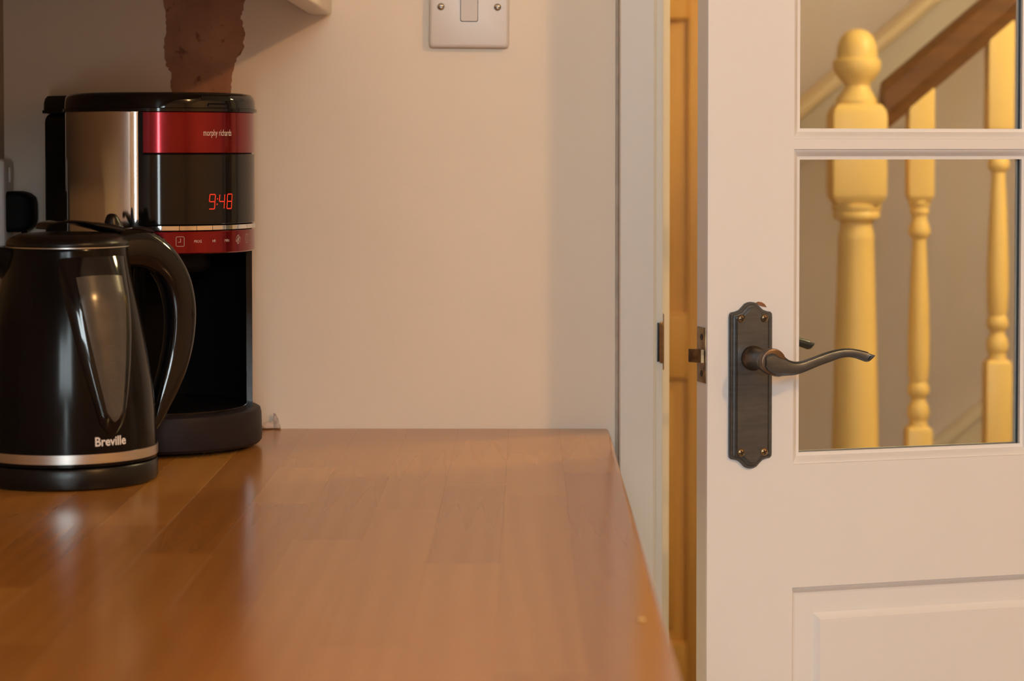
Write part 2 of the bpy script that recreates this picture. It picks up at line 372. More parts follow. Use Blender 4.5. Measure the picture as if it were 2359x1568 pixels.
# latch stile with a slightly leaning leading edge
rings('stile', [[(0.0, 0, z), (u0, 0, z), (u0, DT, z), (0.0035, DT, z), (0.0010, DT - 0.002, z), (-0.0004, 0.004, z), (-0.0004, 0.0015, z)] for z in (DZ0, DZ1)], 'white_gloss', door, sharp=20)
box('stile', u3, DW, 0, DT, DZ0, DZ1, 'white_gloss', door, 0.001)
box('rail', u0, u3, 0, DT, DZ0, zr['b1'], 'white_gloss', door)
box('rail', u0, u3, 0, DT, zr['m0'], zr['m1'], 'white_gloss', door)
box('rail', u0, u3, 0, DT, rows[2][1], DZ1, 'white_gloss', door)
box('mullion', u1, u2, 0.0, DT, zr['m1'], rows[2][1], 'white_gloss', door)
for k in (0, 1):
    for a, b in ((u0, u1), (u2, u3)):
        box('muntin', a, b, 0.0, DT, rows[k][1], rows[k + 1][0], 'white_gloss', door)
def rect_ring(a, b, c, d, s, y): return [(a + s, y, c + s), (b - s, y, c + s), (b - s, y, d - s), (a + s, y, d - s)]
BEAD = [(0.0, 0.0), (0.0003, 0.0016), (0.0012, 0.0021), (0.0022, 0.0028), (0.0046, 0.0056), (0.0066, 0.0084), (0.0072, 0.0092), (0.0082, 0.0096), (0.0105, 0.0099), (0.0105, 0.0140)]
def bead(name, a, b, c, d, parent, back=False, prof=BEAD):
    rs = [rect_ring(a, b, c, d, s, (DT - y) if back else y) for s, y in prof]
    return rings(name, rs, 'white_gloss', parent, cap=False, sharp=28)
for (c, d) in rows:
    for a, b in ((u0, u1), (u2, u3)):
        p = box('glass_pane', a + 0.003, b - 0.003, 0.0142, 0.0182, c + 0.003, d - 0.003, 'glass', door)
        bead('glazing_bead', a, b, c, d, p); bead('glazing_bead', a, b, c, d, p, True)
for a, b in ((u0 - 0.002, u3 + 0.002),):
    c, d = zr['b1'], zr['m0']
    seq = [(0.0, 0.0160), (0.0, 0.0098), (0.0285, 0.0098), (0.0300, 0.0090), (0.0335, 0.0052), (0.0345, 0.0046)]
    rs = [rect_ring(a, b, c, d, s, y) for s, y in seq] 
    p = rings('panel', rs, 'white_gloss', door, cap=True, sharp=20)
    rs = [rect_ring(a, b, c, d, s, DT - y) for s, y in seq]
    rings('panel', rs, 'white_gloss', door, cap=True, sharp=20)
    bead('panel_moulding', a, b, c, d, p)

# lever handles
def offset_poly(pts, d):
    n = len(pts); out = []
    for i in range(n):
        p0, p1, p2 = Vector(pts[i - 1]), Vector(pts[i]), Vector(pts[(i + 1) % n])
        e1 = (p1 - p0).normalized(); e2 = (p2 - p1).normalized()
        n1 = Vector((-e1.y, e1.x)); n2 = Vector((-e2.y, e2.x)); b = (n1 + n2)
        if b.length < 1e-6: b = n1
        b.normalize(); c = max(0.5, b.dot(n1)); out.append(tuple(p1 + b * (d / c)))
    return out
def plate_outline():
    w, h = 0.0225, 0.0822
    top = [(w, h - 0.0150), (w - 0.0003, h - 0.0118), (w - 0.0018, h - 0.0100), (0.0165, h - 0.0093), (0.0125, h - 0.0078), (0.0095, h - 0.0050), (0.0065, h - 0.0018), (0.0033, h - 0.0004), (0, h)]
    left = [(-x, z) for x, z in top[::-1]][1:]
    up = top + left
    dn = [(-x, -z) for x, z in up]
    return up + dn
def lever_handle(parent, uc, zc, side):
    """side -1: kitchen face (out = -y), +1: hall face"""
    y0 = 0.0 if side < 0 else DT
    o = empty('lever_handle', (0, 0, 0)); o.parent = parent
    T = lambda x, y, z: (uc + x, y0 + side * y, zc + z)
    ol = plate_outline()
    lay = [(0.0, 0.0), (0.0, 0.0032), (0.0012, 0.0046), (0.0024, 0.0046), (0.0030, 0.0058), (0.0044, 0.0066), (0.0050, 0.0066), (0.0056, 0.0078), (0.0066, 0.0084)]
    rs = []
    for ins, y in lay:
        q = offset_poly(ol, ins); rs.append([T(x, y, z - 0.0275) for x, z in q])
    plate = rings('backplate', rs, 'pewter', o, sharp=24, cap='pair')
    for sx in (-0.0121, 0.0121):
        for sz in (0.0664, -0.0654):
            cx, cz = sx, sz - 0.0275
            rr = []
            for r, y in ((0.0040, 0.0078), (0.0040, 0.0089), (0.0036, 0.0094), (0.0030, 0.0090), (0.0016, 0.0097), (0.0004, 0.0099)):
                rr.append([T(cx + r * math.cos(t * math.pi / 10), y, cz + r * math.sin(t * math.pi / 10)) for t in range(20)])
            s = rings('screw', rr, 'brass', plate)
            bm = bmesh.new()
            for k in (0.25, 0.25 + math.pi / 2):
                c, sn = math.cos(k), math.sin(k); w, l = 0.0005, 0.0024
                q = [(-l, -w), (l, -w), (l, w), (-l, w)]
                vs = [bm.verts.new(T(cx + a * c - b * sn, yy, cz + a * sn + b * c)) for yy in (0.0094, 0.0101) for a, b in q]
                for f in ((0, 1, 2, 3), (4, 5, 6, 7), (0, 1, 5, 4), (1, 2, 6, 5), (2, 3, 7, 6), (3, 0, 4, 7)): bm.faces.new([vs[i] for i in f])
            from_bm('screw_slot', bm, 'dark_metal', plate)
    # boss
    rr = []
    for r, y in ((0.0125, 0.0080), (0.0125, 0.0100), (0.0112, 0.0125), (0.0098, 0.0150), (0.0095, 0.0300), (0.0100, 0.0400), (0.0112, 0.0470), (0.0112, 0.0500)):
        rr.append([T(r * math.cos(t * math.pi / 16), y, r * math.sin(t * math.pi / 16)) for t in range(32)])
    rings('boss', rr, 'bronze', o)
    # lever: (u, z, half height, half depth)
    U = [(0.0370, 0.0060, 0.0045), (0.0384, 0.0058, 0.0068), (0.0410, 0.0052, 0.0093), (0.0464, 0.0040, 0.0116), (0.0510, 0.0022, 0.0110), (0.0560, 0.0010, 0.0100), (0.0620, -0.0005, 0.0080), (0.0700, -0.0012, 0.0066),
         (0.0780, 0.0000, 0.0058), (0.0860, 0.0026, 0.0055), (0.0950, 0.0056, 0.0053), (0.1053, 0.0088, 0.0053), (0.1161, 0.0116, 0.0047), (0.1250, 0.0125, 0.0044), (0.1330, 0.0116, 0.0044), (0.1410, 0.0094, 0.0048), (0.1455, 0.0080, 0.0048), (0.1485, 0.0086, 0.0030), (0.1512, 0.0096, 0.0006)]
    U = [(u - 0.0443, z - 0.0056, h) for u, z, h in U]
    U = catmull(U, 4)
    sec = [(-0.9, -0.35), (-1, 0.0), (-0.92, 0.38), (-0.72, 0.72), (-0.62, 0.93), (-0.45, 1.0), (0.0, 1.03), (0.5, 1.0), (0.70, 0.92), (0.86, 0.62), (0.98, 0.25), (1, 0), (0.9, -0.4), (0.6, -0.8), (0, -1), (-0.6, -0.8)]
    rs = []
    n = len(U)
    for i, (x, z, h) in enumerate(U):
        a = U[max(0, i - 1)]; b = U[min(n - 1, i + 1)]
        tx, tz = b[0] - a[0], b[1] - a[1]; l = math.hypot(tx, tz) or 1; tx /= l; tz /= l
        if i < 20: tx, tz = 1, 0
        t = i / (n - 1); dep = 0.0068 - 0.0022 * min(1, t * 1.6)
        yb = 0.0555 - 0.004 * math.sin(math.pi * t)
        rs.append([T(x - tz * p * h, yb + q * dep, z + tx * p * h) for p, q in sec])
    lv = rings('lever', rs, 'pewter', o, sharp=24)
    # collar behind the scroll
    rr = []
    for r, y in ((0.0105, 0.0465), (0.0128, 0.0480), (0.0130, 0.0540), (0.0124, 0.0568), (0.0112, 0.0572)):
        rr.append([T(r * math.cos(t * math.pi / 16) + 0.0022, y, r * math.sin(t * math.pi / 16) + 0.0002) for t in range(32)])
    rings('scroll_collar', rr, 'bronze', lv)
    x, z, h = U[-1]
    rr = [[T(x - 0.0062 + k * 0.0035 + p * 0.0012, 0.0562 + q * 0.0046 * (1 - k * .6), z - 0.0022 + k * 0.0016 + p * 0.0022 * (1 - k * .5)) for p, q in sec] for k in (0, 1)]
    rings('tip_shade', rr, 'dark_metal', lv)  # dark piece in place of the shade inside the hollow tip
    return o
lever_handle(door, 0.0443, 1.0055, -1)
lever_handle(door, 0.0443, 1.0055, 1)
# paint chip above the plate
pyd('paint_chip', [(0.050 + x, -0.0006, 1.0590 + z) for x, z in ((0, 0), (0.003, 0.0012), (0.007, 0.0005), (0.010, -0.0015), (0.012, -0.0045), (0.009, -0.004), (0.005, -0.003))] +
    [(0.050 + x, -0.0001, 1.0590 + z) for x, z in ((0, 0), (0.003, 0.0012), (0.007, 0.0005), (0.010, -0.0015), (0.012, -0.0045), (0.009, -0.004), (0.005, -0.003))],
    [list(range(7)), list(range(13, 6, -1))] + [[i, (i + 1) % 7, 7 + (i + 1) % 7, 7 + i] for i in range(7)], 'copper', door)
# latch faceplate and bolt in the door edge
lt = empty('latch', (0, 0, 0)); lt.parent = door
box('faceplate', -0.0014, 0.001, 0.0030, 0.0262, 0.9805, 1.0350, 'brass', lt, 0.0006)
for z in (1.0255, 0.9895):
    rr = []
    for r, x in ((0.0030, -0.0012), (0.0032, -0.0018), (0.0020, -0.0020), (0.0004, -0.0014)):
        rr.append([(x, 0.0130 + r * math.cos(t * math.pi / 8), z + r * math.sin(t * math.pi / 8)) for t in range(16)])
    rings('screw', rr, 'dark_metal', lt)
bo = [(-0.0012, 0.0065), (-0.0040, 0.0075), (-0.0125, 0.0195), (-0.0125, 0.0205), (-0.0012, 0.0205)]
rings('bolt', [[(x, y, 1.0005) for x, y in bo], [(x, y, 1.0135) for x, y in bo]], 'brass', lt)
for z in (0.25, 1.0, 1.75):
    rr = [[(DW + 0.004 + 0.006 * math.cos(t * math.pi / 8), -0.003 + 0.006 * math.sin(t * math.pi / 8), z + k) for t in range(16)] for k in (-0.05, 0.05)]
    rings('hinge', rr, 'steel', door)

# ------------------------------------------------------------------ worktop of wood staves
wt = empty('worktop', (0, 0, 0.872), label='brown wooden worktop of joined staves along the left wall', cat='worktop')
WX = [XL + 0.002 + i * (0.089 - XL - 0.002) / 12 for i in range(13)]
YEND = -1.85
ends = {4: [-1.07, -0.63, -0.24], 5: [-1.28, -0.76, -0.42, -0.12], 6: [-0.95, -0.52, -0.30], 7: [-0.70, -0.36, -0.16], 8: [-1.08, -0.55, -0.06], 9: [-0.80, -0.41, -0.10],
        10: [-1.15, -0.47, -0.20], 11: [-0.86, -0.33]}
for i in range(12):
    cuts = sorted(ends.get(i, [-0.35 - 0.11 * (i % 3), -0.82 - 0.07 * (i % 2)]) + [-1.45 - 0.05 * (i % 4)])
    ys = [YEND] + cuts + [-0.0015]
    for a, b in zip(ys[:-1], ys[1:]):
        bm = bmesh.new()
        w, l = WX[i + 1] - WX[i], b - a
        add_box(bm, -w / 2, w / 2, -l / 2, l / 2, 0, 0.038)
        if i == 11:
            es = [e for e in bm.edges if all(v.co.x > w / 2 - 1e-5 for v in e.verts) and abs(e.verts[0].co.z - e.verts[1].co.z) < 1e-6 and abs(e.verts[0].co.x - e.verts[1].co.x) < 1e-6 and abs(e.verts[0].co.y - e.verts[1].co.y) > 0.01]
            if b > -0.01:
                es += [e for e in bm.edges if all(v.co.x > w / 2 - 1e-5 and v.co.y > l / 2 - 1e-5 for v in e.verts)]
            bmesh.ops.bevel(bm, geom=es, offset=0.004, segments=4, profile=0.5, affect='EDGES')
        else:
            es = [e for e in bm.edges if all(v.co.z > 0.0379 for v in e.verts)]
            bmesh.ops.bevel(bm, geom=es, offset=0.00012, segments=1, profile=0.5, affect='EDGES')
        s = from_bm('stave', bm, 'wood', wt)
        s.location = ((WX[i] + WX[i + 1]) / 2, (a + b) / 2, random.uniform(-0.00004, 0.0))
# base cabinets under it
for k in range(3):
    y1 = -0.01 - k * 0.6; y0 = y1 - 0.598
    nm = ('nearest the door frame', 'in the middle of the worktop run', 'farthest from the door frame')[k]
    bc = empty('base_cabinet', ((XL + 0.06) / 2, (y0 + y1) / 2, 0), label='cream base cabinet under the worktop, ' + nm, cat='cabinet', group='base cabinets under the worktop')
    hx = (0.045 - XL - 0.004) / 2; cx = (XL + 0.004 + 0.045) / 2 - (XL + 0.06) / 2
    box('body', cx - hx, cx + hx, -0.299, 0.299, 0.12, 0.8718, 'cab', bc, 0.001)
    box('plinth', cx - hx, cx + hx - 0.05, -0.299, 0.299, 0.0, 0.12, 'cab', bc)
    dd = box('cabinet_door', cx + hx + 0.001, cx + hx + 0.019, -0.297, 0.297, 0.125, 0.862, 'cab', bc, 0.002)
    box('handle', cx + hx + 0.019, cx + hx + 0.030, 0.22, 0.232, 0.70, 0.83, 'brushed', dd, 0.003)

# wall cupboards on the left wall; the row beyond the corner one is added to block light
for k in range(3):
    y1 = -0.004 - k * 0.6; y0 = y1 - 0.597
    wc = empty('wall_cupboard', (XL + 0.001, (y0 + y1) / 2, 1.353), label=('cream wall cupboard hung in the corner above the coffee maker', 'cream wall cupboard added out of view to block light, next to the corner cupboard', 'cream wall cupboard added out of view to block light, at the near end of the row')[k], cat='cupboard', group='wall cupboards on the left wall')
    W0 = XL + 0.001
    bm = bmesh.new()
    X1 = -0.2330 - W0
    for b in ((0, X1, -0.298, -0.28, 0.0, 0.72), (0, X1, 0.28, 0.298, 0.0, 0.72), (0, X1, -0.28, 0.28, 0.025, 0.043), (0, X1, -0.28, 0.28, 0.70, 0.72), (0, 0.006, -0.28, 0.28, 0.043, 0.70)): add_box(bm, *b)
    for v in bm.verts:
        if v.co.z < 0.001: v.co.z = 0.025
    from_bm('body', bm, 'cab', wc)
    dd = box('cupboard_door', X1 + 0.002, -0.2072 - W0, -0.298, 0.298, 0.0, 0.715, 'cab', wc, 0.003, 3)
    box('handle', -0.2072 - W0, -0.196 - W0, -0.24, -0.228, 0.06, 0.19, 'brushed', dd, 0.003)

# ------------------------------------------------------------------ bare plaster patch on the back wall
def ragged(pts, amp, sub):
    out = []
    for i in range(len(pts)):
        a, b = Vector(pts[i]), Vector(pts[(i + 1) % len(pts)])
        d = (b - a); nrm = Vector((-d.y, d.x)).normalized()
        for s in range(sub):
            out.append(tuple(a + d * (s / sub) + nrm * random.uniform(-amp, amp)))
    return out
pp = ragged([(-0.3895, 1.46), (-0.3880, 1.369), (-0.3845, 1.345), (-0.3870, 1.322), (-0.3850, 1.300), (-0.3800, 1.292), (-0.3800, 1.270), (-0.378, 1.245), (-0.319, 1.245), (-0.3160, 1.268), (-0.3155, 1.288),
             (-0.3120, 1.302), (-0.3020, 1.318), (-0.3010, 1.334), (-0.3050, 1.352), (-0.2995, 1.369), (-0.297, 1.46)], 0.0011, 7)
n = len(pp)
pyd('plaster_patch', [(x, -0.0004, z) for x, z in pp] + [(x, 0.0, z) for x, z in pp], [list(range(n))] + [[i, (i + 1) % n, n + (i + 1) % n, n + i] for i in range(n)], 'plaster', wall_back, smooth=False)

# ------------------------------------------------------------------ light switch
sw = empty('light_switch', (-0.0605, -0.0028, 1.3612), label='white square light switch on the cream back wall', cat='light switch')
sw.rotation_euler = (0, R(0.5), 0)
def rrect(w, h, r, n=6):
    o = []
    for cx, cz, a0 in ((w - r, h - r, 0), (-w + r, h - r, 90), (-w + r, -h + r, 180), (w - r, -h + r, 270)):
        for k in range(n + 1):
            a = R(a0 + 90 * k / n); o.append((cx + r * math.cos(a), cz + r * math.sin(a)))
    return o
rs = []
for w, r, y in ((0.0425, 0.004, 0.0026), (0.0425, 0.004, -0.0062), (0.0421, 0.004, -0.0074), (0.0410, 0.0036, -0.0084), (0.0392, 0.003, -0.0089)):
    rs.append([(x, y, z) for x, z in rrect(w, w * 1.012, r)])
plate = rings('face_plate', rs, 'plastic_white', sw, sharp=30)
rs = [[(x, y, z) for x, z in rrect(w, h, 0.0022)] for w, h, y in ((0.0095, 0.0158, -0.0087), (0.0095, 0.0158, -0.0092))]
rings('rocker_gap', rs, 'mark', plate)
rs = [[(x, y - 0.0018 * (z / 0.0152) * (1 if k else 0), z) for x, z in rrect(w, h, 0.002)] for k, (w, h, y) in enumerate(((0.0090, 0.0153, -0.0088), (0.0090, 0.0153, -0.0108), (0.0086, 0.0149, -0.0114)))]
rings('rocker', rs, 'plastic_white', sw, sharp=30)
for sx in (-0.0301, 0.0301):
    rr = []
    for r, y in ((0.0039, -0.0086), (0.0039, -0.0094), (0.0033, -0.0104), (0.0020, -0.0111), (0.0003, -0.0113)):
        rr.append([(sx + r * math.cos(t * math.pi / 12), y, r * math.sin(t * math.pi / 12)) for t in range(24)])
    s = rings('screw', rr, 'steel', sw, sharp=60)
    box('slot', sx - 0.0028, sx + 0.0028, -0.01145, -0.0108, -0.0004, 0.0004, 'dark_metal', s)

# ------------------------------------------------------------------ socket and plug in the corner
sk = empty('wall_socket', (XL, -0.025, 1.105), label='white wall socket on the left wall in the corner', cat='socket')
rs = []
for ins, x in ((0, 0.0002), (0, 0.0070), (0.001, 0.0095), (0.003, 0.0108), (0.004, 0.0110)):
    rs.append([(x, yy, 0.0475 + zz) for yy, zz in rrect(0.0200 - ins, 0.0475 - ins * 1.6, 0.003)])
rings('face_plate', rs, 'plastic_white', sk)
box('rocker', 0.0108, 0.0132, -0.005, 0.005, 0.070, 0.086, 'plastic_white', sk, 0.0008)
pg = empty('plug', (XL + 0.0112, -0.025, 1.122), label='black plug pushed into the wall socket behind the coffee maker', cat='plug')
rs = [[(x, yy, 0.022 + zz) for yy, zz in rrect(w, h, 0.006)] for w, h, x in ((0.0190, 0.0215, 0.0), (0.0190, 0.0215, 0.012), (0.017, 0.0195, 0.020), (0.0145, 0.0155, 0.0255), (0.012, 0.012, 0.027))]
rings('plug_body', rs, 'black_matt', pg)
cab = catmull([(0.015, 0, 0.002), (0.016, 0, -0.02), (0.020, 0.002, -0.08), (0.030, 0.004, -0.15), (0.040, 0.002, -0.195), (0.055, -0.01, -0.2085), (0.075, -0.02, -0.2085)], 5)
rs = []
for i, p in enumerate(cab):
    a = Vector(cab[max(0, i - 1)]); b = Vector(cab[min(len(cab) - 1, i + 1)]); t = (b - a).normalized(); s1 = t.cross(Vector((0, 1, 0))).normalized(); s2 = t.cross(s1)
    rs.append([tuple(Vector(p) + (s1 * math.cos(k * math.pi / 4) + s2 * math.sin(k * math.pi / 4)) * 0.0032) for k in range(8)])
rings('cable', rs, 'black_matt', pg)

# ------------------------------------------------------------------ torn sealant flake where the worktop meets the wall
fl = bmesh.new()
pts = [(-0.0215, 0.0), (-0.016, 0.004), (-0.010, 0.0075), (-0.004, 0.0075), (-0.0035, 0.0165), (-0.001, 0.0150), (0.001, 0.0105), (0.002, 0.006), (0.0045, 0.0015), (0.004, 0.0), (-0.003, -0.0006), (-0.012, -0.0002)]
fv = []; cz = []
for lay in (0, 1):
    for x, z in pts: fv.append((x + random.uniform(-.0004, .0004), -0.0022 - (0.0050 - z * 0.10) * (0.3 + lay) * random.uniform(0.6, 1.1), max(z, 0) + (0.0012 if lay else 0.0)))
n = len(pts)
sf = pyd('sealant_flake', fv, [list(range(n))[::-1], [n + i for i in range(n)]] + [[i, (i + 1) % n, n + (i + 1) % n, n + i] for i in range(n)], 'sealant', None, smooth=False)
sf.location = (-0.2675, -0.0005, 0.9102)
tag(sf, 'crumpled flake of torn white sealant beside the coffee maker base', 'sealant')

# yellow crumb near the worktop edge
bm = bmesh.new(); bmesh.ops.create_icosphere(bm, subdivisions=2, radius=0.0020)
for v in bm.verts: v.co = Vector((v.co.x * 1.1 + random.uniform(-.0002, .0002), v.co.y * 1.3, v.co.z * 0.5 + random.uniform(-.0001, .0001)))
cb = from_bm('crumb', bm, 'yellow_wood'); cb.location = (0.0739, -1.0024, 0.9109)
tag(cb, 'tiny yellow crumb on the worktop near its right edge', 'crumb')

# ------------------------------------------------------------------ coffee maker
cm = empty('coffee_maker', (-0.3688, -0.144, 0.91), R(46), label='red, black and chrome filter coffee maker with a lit clock', cat='coffee maker')
RB = 0.0945
def arc_pt(r, phi, z): return (r * math.sin(R(phi)), -r * math.cos(R(phi)), z)
def d_outline(r, b, e, rc=0.012, n=60):
    """circle front, block at the back (+y)"""
    al = math.degrees(math.asin(b / r)); o = []
    for i in range(n + 1):
        ph = -(180 - al) + 2 * (180 - al) * i / n
        o.append((r * math.sin(R(ph)), -r * math.cos(R(ph))))
    for k in range(5):
        a = R(90 * k / 4); o.append((b - rc + rc * math.cos(a), e - rc + rc * math.sin(a)))
    for k in range(5):
        a = R(90 + 90 * k / 4); o.append((-b + rc + rc * math.cos(a), e - rc + rc * math.sin(a)))
    return o
def d_solid(name, lev, m, parent, b=0.050, e=0.136, sharp=35):
    return rings(name, [[(x, y, z) for x, y in d_outline(RB + dr, b + dr * 0.6, e + dr * 0.6)] for dr, z in lev], m, parent, sharp=sharp)
def sector(name, p0, p1, lev, m, parent, step=2.0, sharp=35, thick=0.004):
    """curved slab between angles; lev: list of (radius, z) on the outer side, from bottom to top"""
    n = max(1, int(abs(p1 - p0) / step)); rs = []
    for i in range(n + 1):
        ph = p0 + (p1 - p0) * i / n
        ring = [arc_pt(r, ph, z) for r, z in lev] + [arc_pt(lev[-1][0] - thick, ph, lev[-1][1]), arc_pt(lev[0][0] - thick, ph, lev[0][1])]
        rs.append(ring)
    return rings(name, rs, m, parent, sharp=sharp)
base = d_solid('base', [(-0.004, 0.004), (0.0035, 0.004), (0.0061, 0.007), (0.0064, 0.012), (0.0058, 0.034), (0.0046, 0.0385), (0.0020, 0.0400), (-0.004, 0.0402)], 'charcoal', cm)
for ph in (-60, 60, 150, 210):
    r = 0.075; c = arc_pt(r, ph, 0)
    rr = [[(c[0] + 0.010 * math.cos(t * math.pi / 8), c[1] + 0.010 * math.sin(t * math.pi / 8), z) for t in range(16)] for z in (0.0002, 0.0045)]
    rings('foot', rr, 'black_matt', base)
rings('hotplate', [[(r * math.cos(t * math.pi / 24), r * math.sin(t * math.pi / 24), z) for t in range(48)] for r, z in ((0.086, 0.0398), (0.086, 0.0425), (0.083, 0.0440), (0.070, 0.0436), (0.068, 0.0445), (0.01, 0.0445))], 'black_gloss', cm)
# rear water tank column
bm = bmesh.new(); add_box(bm, -0.050, 0.050, 0.045, 0.136, 0.040, 0.338, 0.010, 4)
from_bm('water_tank', bm, 'black_satin', cm)
# chrome side shells
for s in (-1, 1):
    rs = []
    for ph in [50.5 + 0.75 * k for k in range(36)] + [78 + 2 * k for k in range(35)]:
        r = RB - (0.0058 * ((76 - ph) / 25.5) ** 2 if ph < 76 else 0)
        rs.append([arc_pt(r, s * ph, 0.0395), arc_pt(r, s * ph, 0.3372), arc_pt(r - 0.0016, s * ph, 0.3372), arc_pt(r - 0.0016, s * ph, 0.0395)])
    rings('chrome_shell', rs, 'chrome', cm, sharp=40)
    sector('edge_trim', s * 47.2, s * (50.4 if s < 0 else 51.5), [(RB - 0.0030, 0.0400), (RB - 0.0030, 0.3370)], 'black_gloss', cm, thick=0.006, step=1)
# carafe bay
sector('bay_liner', 47.5, 312.5, [(RB - 0.0045, 0.0400), (RB - 0.0045, 0.2000)], 'black_matt', cm, step=5, thick=0.002)
rings('bay_ceiling', [[(r * math.cos(t * math.pi / 24), r * math.sin(t * math.pi / 24), z) for t in range(48)] for r, z in ((0.0885, 0.1975), (0.0885, 0.2020), (0.070, 0.2040))], 'black_matt', cm)
rr = []
for r, z in ((0.050, 0.198), (0.050, 0.183), (0.046, 0.178), (0.012, 0.172), (0.010, 0.165)):
    rr.append([(r * math.cos(t * math.pi / 16), r * math.sin(t * math.pi / 16) + 0.0, z) for t in range(32)])
rings('filter_outlet', rr, 'black_matt', cm)
# front panels
red_top = sector('red_panel', -47, 47, [(RB - 0.0006, 0.2965), (RB, 0.2971), (RB, 0.3362), (RB - 0.0006, 0.3368)], 'red', cm)
disp = sector('display_panel', -47, 47, [(RB - 0.0006, 0.2270), (RB, 0.2276), (RB, 0.2950), (RB - 0.0006, 0.2956)], 'black_gloss', cm)
red_low = sector('red_panel', -47, 47, [(RB - 0.0012, 0.1985), (RB, 0.1995), (RB, 0.2198), (RB - 0.0006, 0.2204)], 'red', cm)
for k in range(9):
    p0 = -47 + k * 94 / 9 + 0.15; p1 = -47 + (k + 1) * 94 / 9 - 0.15
    sector('button', p0, p1, [(RB - 0.0012, 0.2209), (RB + 0.0006, 0.2216), (RB + 0.0006, 0.2258), (RB - 0.0012, 0.2265)], 'chrome', cm, step=1.5)
sector('panel_backing', -47, 47, [(RB - 0.0030, 0.2005), (RB - 0.0030, 0.3350)], 'black_matt', cm, thick=0.006)
# lid
lid = d_solid('lid', [(0.0005, 0.3366), (0.0024, 0.3372), (0.0024, 0.3402), (0.0008, 0.3408), (0.0004, 0.3480), (-0.0008, 0.3520), (-0.0036, 0.3548), (-0.0100, 0.3560), (-0.05, 0.3566)], 'black_gloss', cm, b=0.051, e=0.137)
sector('lid_tab', -8, 8, [(RB + 0.0020, 0.3412), (RB + 0.0020, 0.3440), (RB - 0.002, 0.3470)], 'black_gloss', lid, thick=0.012)
sector('lid_notch', -12, 9, [(RB + 0.0006, 0.3478), (RB - 0.0004, 0.3522), (RB - 0.006, 0.3556)], 'black_matt', lid, thick=0.006)
# lettering
def wrap_print(name, me, m, parent, phi0, z0, r):
    for v in me.vertices:
        ph = phi0 + math.degrees(v.co.x / r); z = z0 + v.co.y
        v.co = Vector(arc_pt(r + v.co.z, ph, z))
    o = link(name, me, m, parent, smooth=False); return o
PR = RB + 0.00015
wrap_print('brand_lettering', text_mesh('morphy richards', 0.0345, 0.0082, 0.0), 'print', red_top, -0.5, 0.3135, PR)
for s, ph, w in (('PROG', -14.8, 0.0080), ('HR', -4.0, 0.0042), ('MIN', 5.8, 0.0060)):
    wrap_print('button_lettering', text_mesh(s, w, 0.0026, 0.0), 'print_grey', red_low, ph, 0.2094, PR)
def stroke_mesh(polys, w):
    """flat strokes: list of (pts, closed)"""
    bm = bmesh.new()
    for pts, closed in polys:
        n = len(pts)
        for i in range(n if closed else n - 1):
            a, b = Vector((*pts[i], 0)), Vector((*pts[(i + 1) % n], 0)); d = (b - a)
            if d.length < 1e-9: continue
            d.normalize(); q = Vector((-d.y, d.x, 0)) * w / 2; e = d * w / 2
            bm.faces.new([bm.verts.new(p) for p in (a - q - e, b - q + e, b + q + e, a + q - e)])
    me = bpy.data.meshes.new('strokes'); bm.to_mesh(me); bm.free(); return me
ell = lambda cx, cy, a, b, rot=0, n=24: [(cx + a * math.cos(2 * math.pi * k / n) * math.cos(rot) - b * math.sin(2 * math.pi * k / n) * math.sin(rot), cy + a * math.cos(2 * math.pi * k / n) * math.sin(rot) + b * math.sin(2 * math.pi * k / n) * math.cos(rot)) for k in range(n)]
clock = stroke_mesh([(rrect(0.0040, 0.0046, 0.0011, 4), True), ([(0.0004, 0.0028), (0.0004, -0.0006), (-0.0018, -0.0006)], False)], 0.0004)
wrap_print('clock_symbol', clock, 'print_grey', red_low, -25.7, 0.2108, PR)
bean = stroke_mesh([(ell(-0.0010, 0.0010, 0.0038, 0.0020, R(55)), True), (ell(0.0012, -0.0010, 0.0038, 0.0020, R(55)), True), ([(-0.0026, -0.0014), (-0.0006, 0.0012), (0.0004, 0.0036)], False), ([(-0.0004, -0.0036), (0.0010, -0.0008), (0.0028, 0.0016)], False)], 0.00038)
wrap_print('bean_symbol', bean, 'print_grey', red_low, 16.0, 0.2112, PR)
pw = stroke_mesh([(ell(0, 0, 0.0034, 0.0044), True), ([(0, 0.0028), (0, -0.0028)], False)], 0.00040)
wrap_print('power_symbol', pw, 'print_grey', red_low, 26.3, 0.2116, PR)
SEG = {'9': 'abcdfg', '4': 'bcfg', '8': 'abcdefg'}
def digit(ch, x, w, h):
    P = {'a': ((0, h), (w, h)), 'b': ((w, h / 2), (w, h)), 'c': ((w, 0), (w, h / 2)), 'd': ((0, 0), (w, 0)), 'e': ((0, 0), (0, h / 2)), 'f': ((0, h / 2), (0, h)), 'g': ((0, h / 2), (w, h / 2))}
    out = []
    for s in SEG[ch]:
        (a, b), (c, d) = P[s]; dx, dz = c - a, d - b; l = math.hypot(dx, dz); g = 0.0007
        a, b, c, d = a + dx / l * g, b + dz / l * g, c - dx / l * g, d - dz / l * g
        sl = 0.08
        out.append(([(x + a + b * sl, b), (x + c + d * sl, d)], False))
    return out
st_ = digit('9', -0.0140, 0.0064, 0.0142) + digit('4', -0.0022, 0.0064, 0.0142) + digit('8', 0.0080, 0.0064, 0.0142)
for zz in (0.0045, 0.0098): st_.append(([(-0.0048 + zz * .08, zz - 0.0003), (-0.0048 + zz * .08, zz + 0.0003)], False))
tag(wrap_print('clock_digits', stroke_mesh(st_, 0.0010), 'led', disp, 1.0, 0.2420, PR), 'lit red digits 9:48')

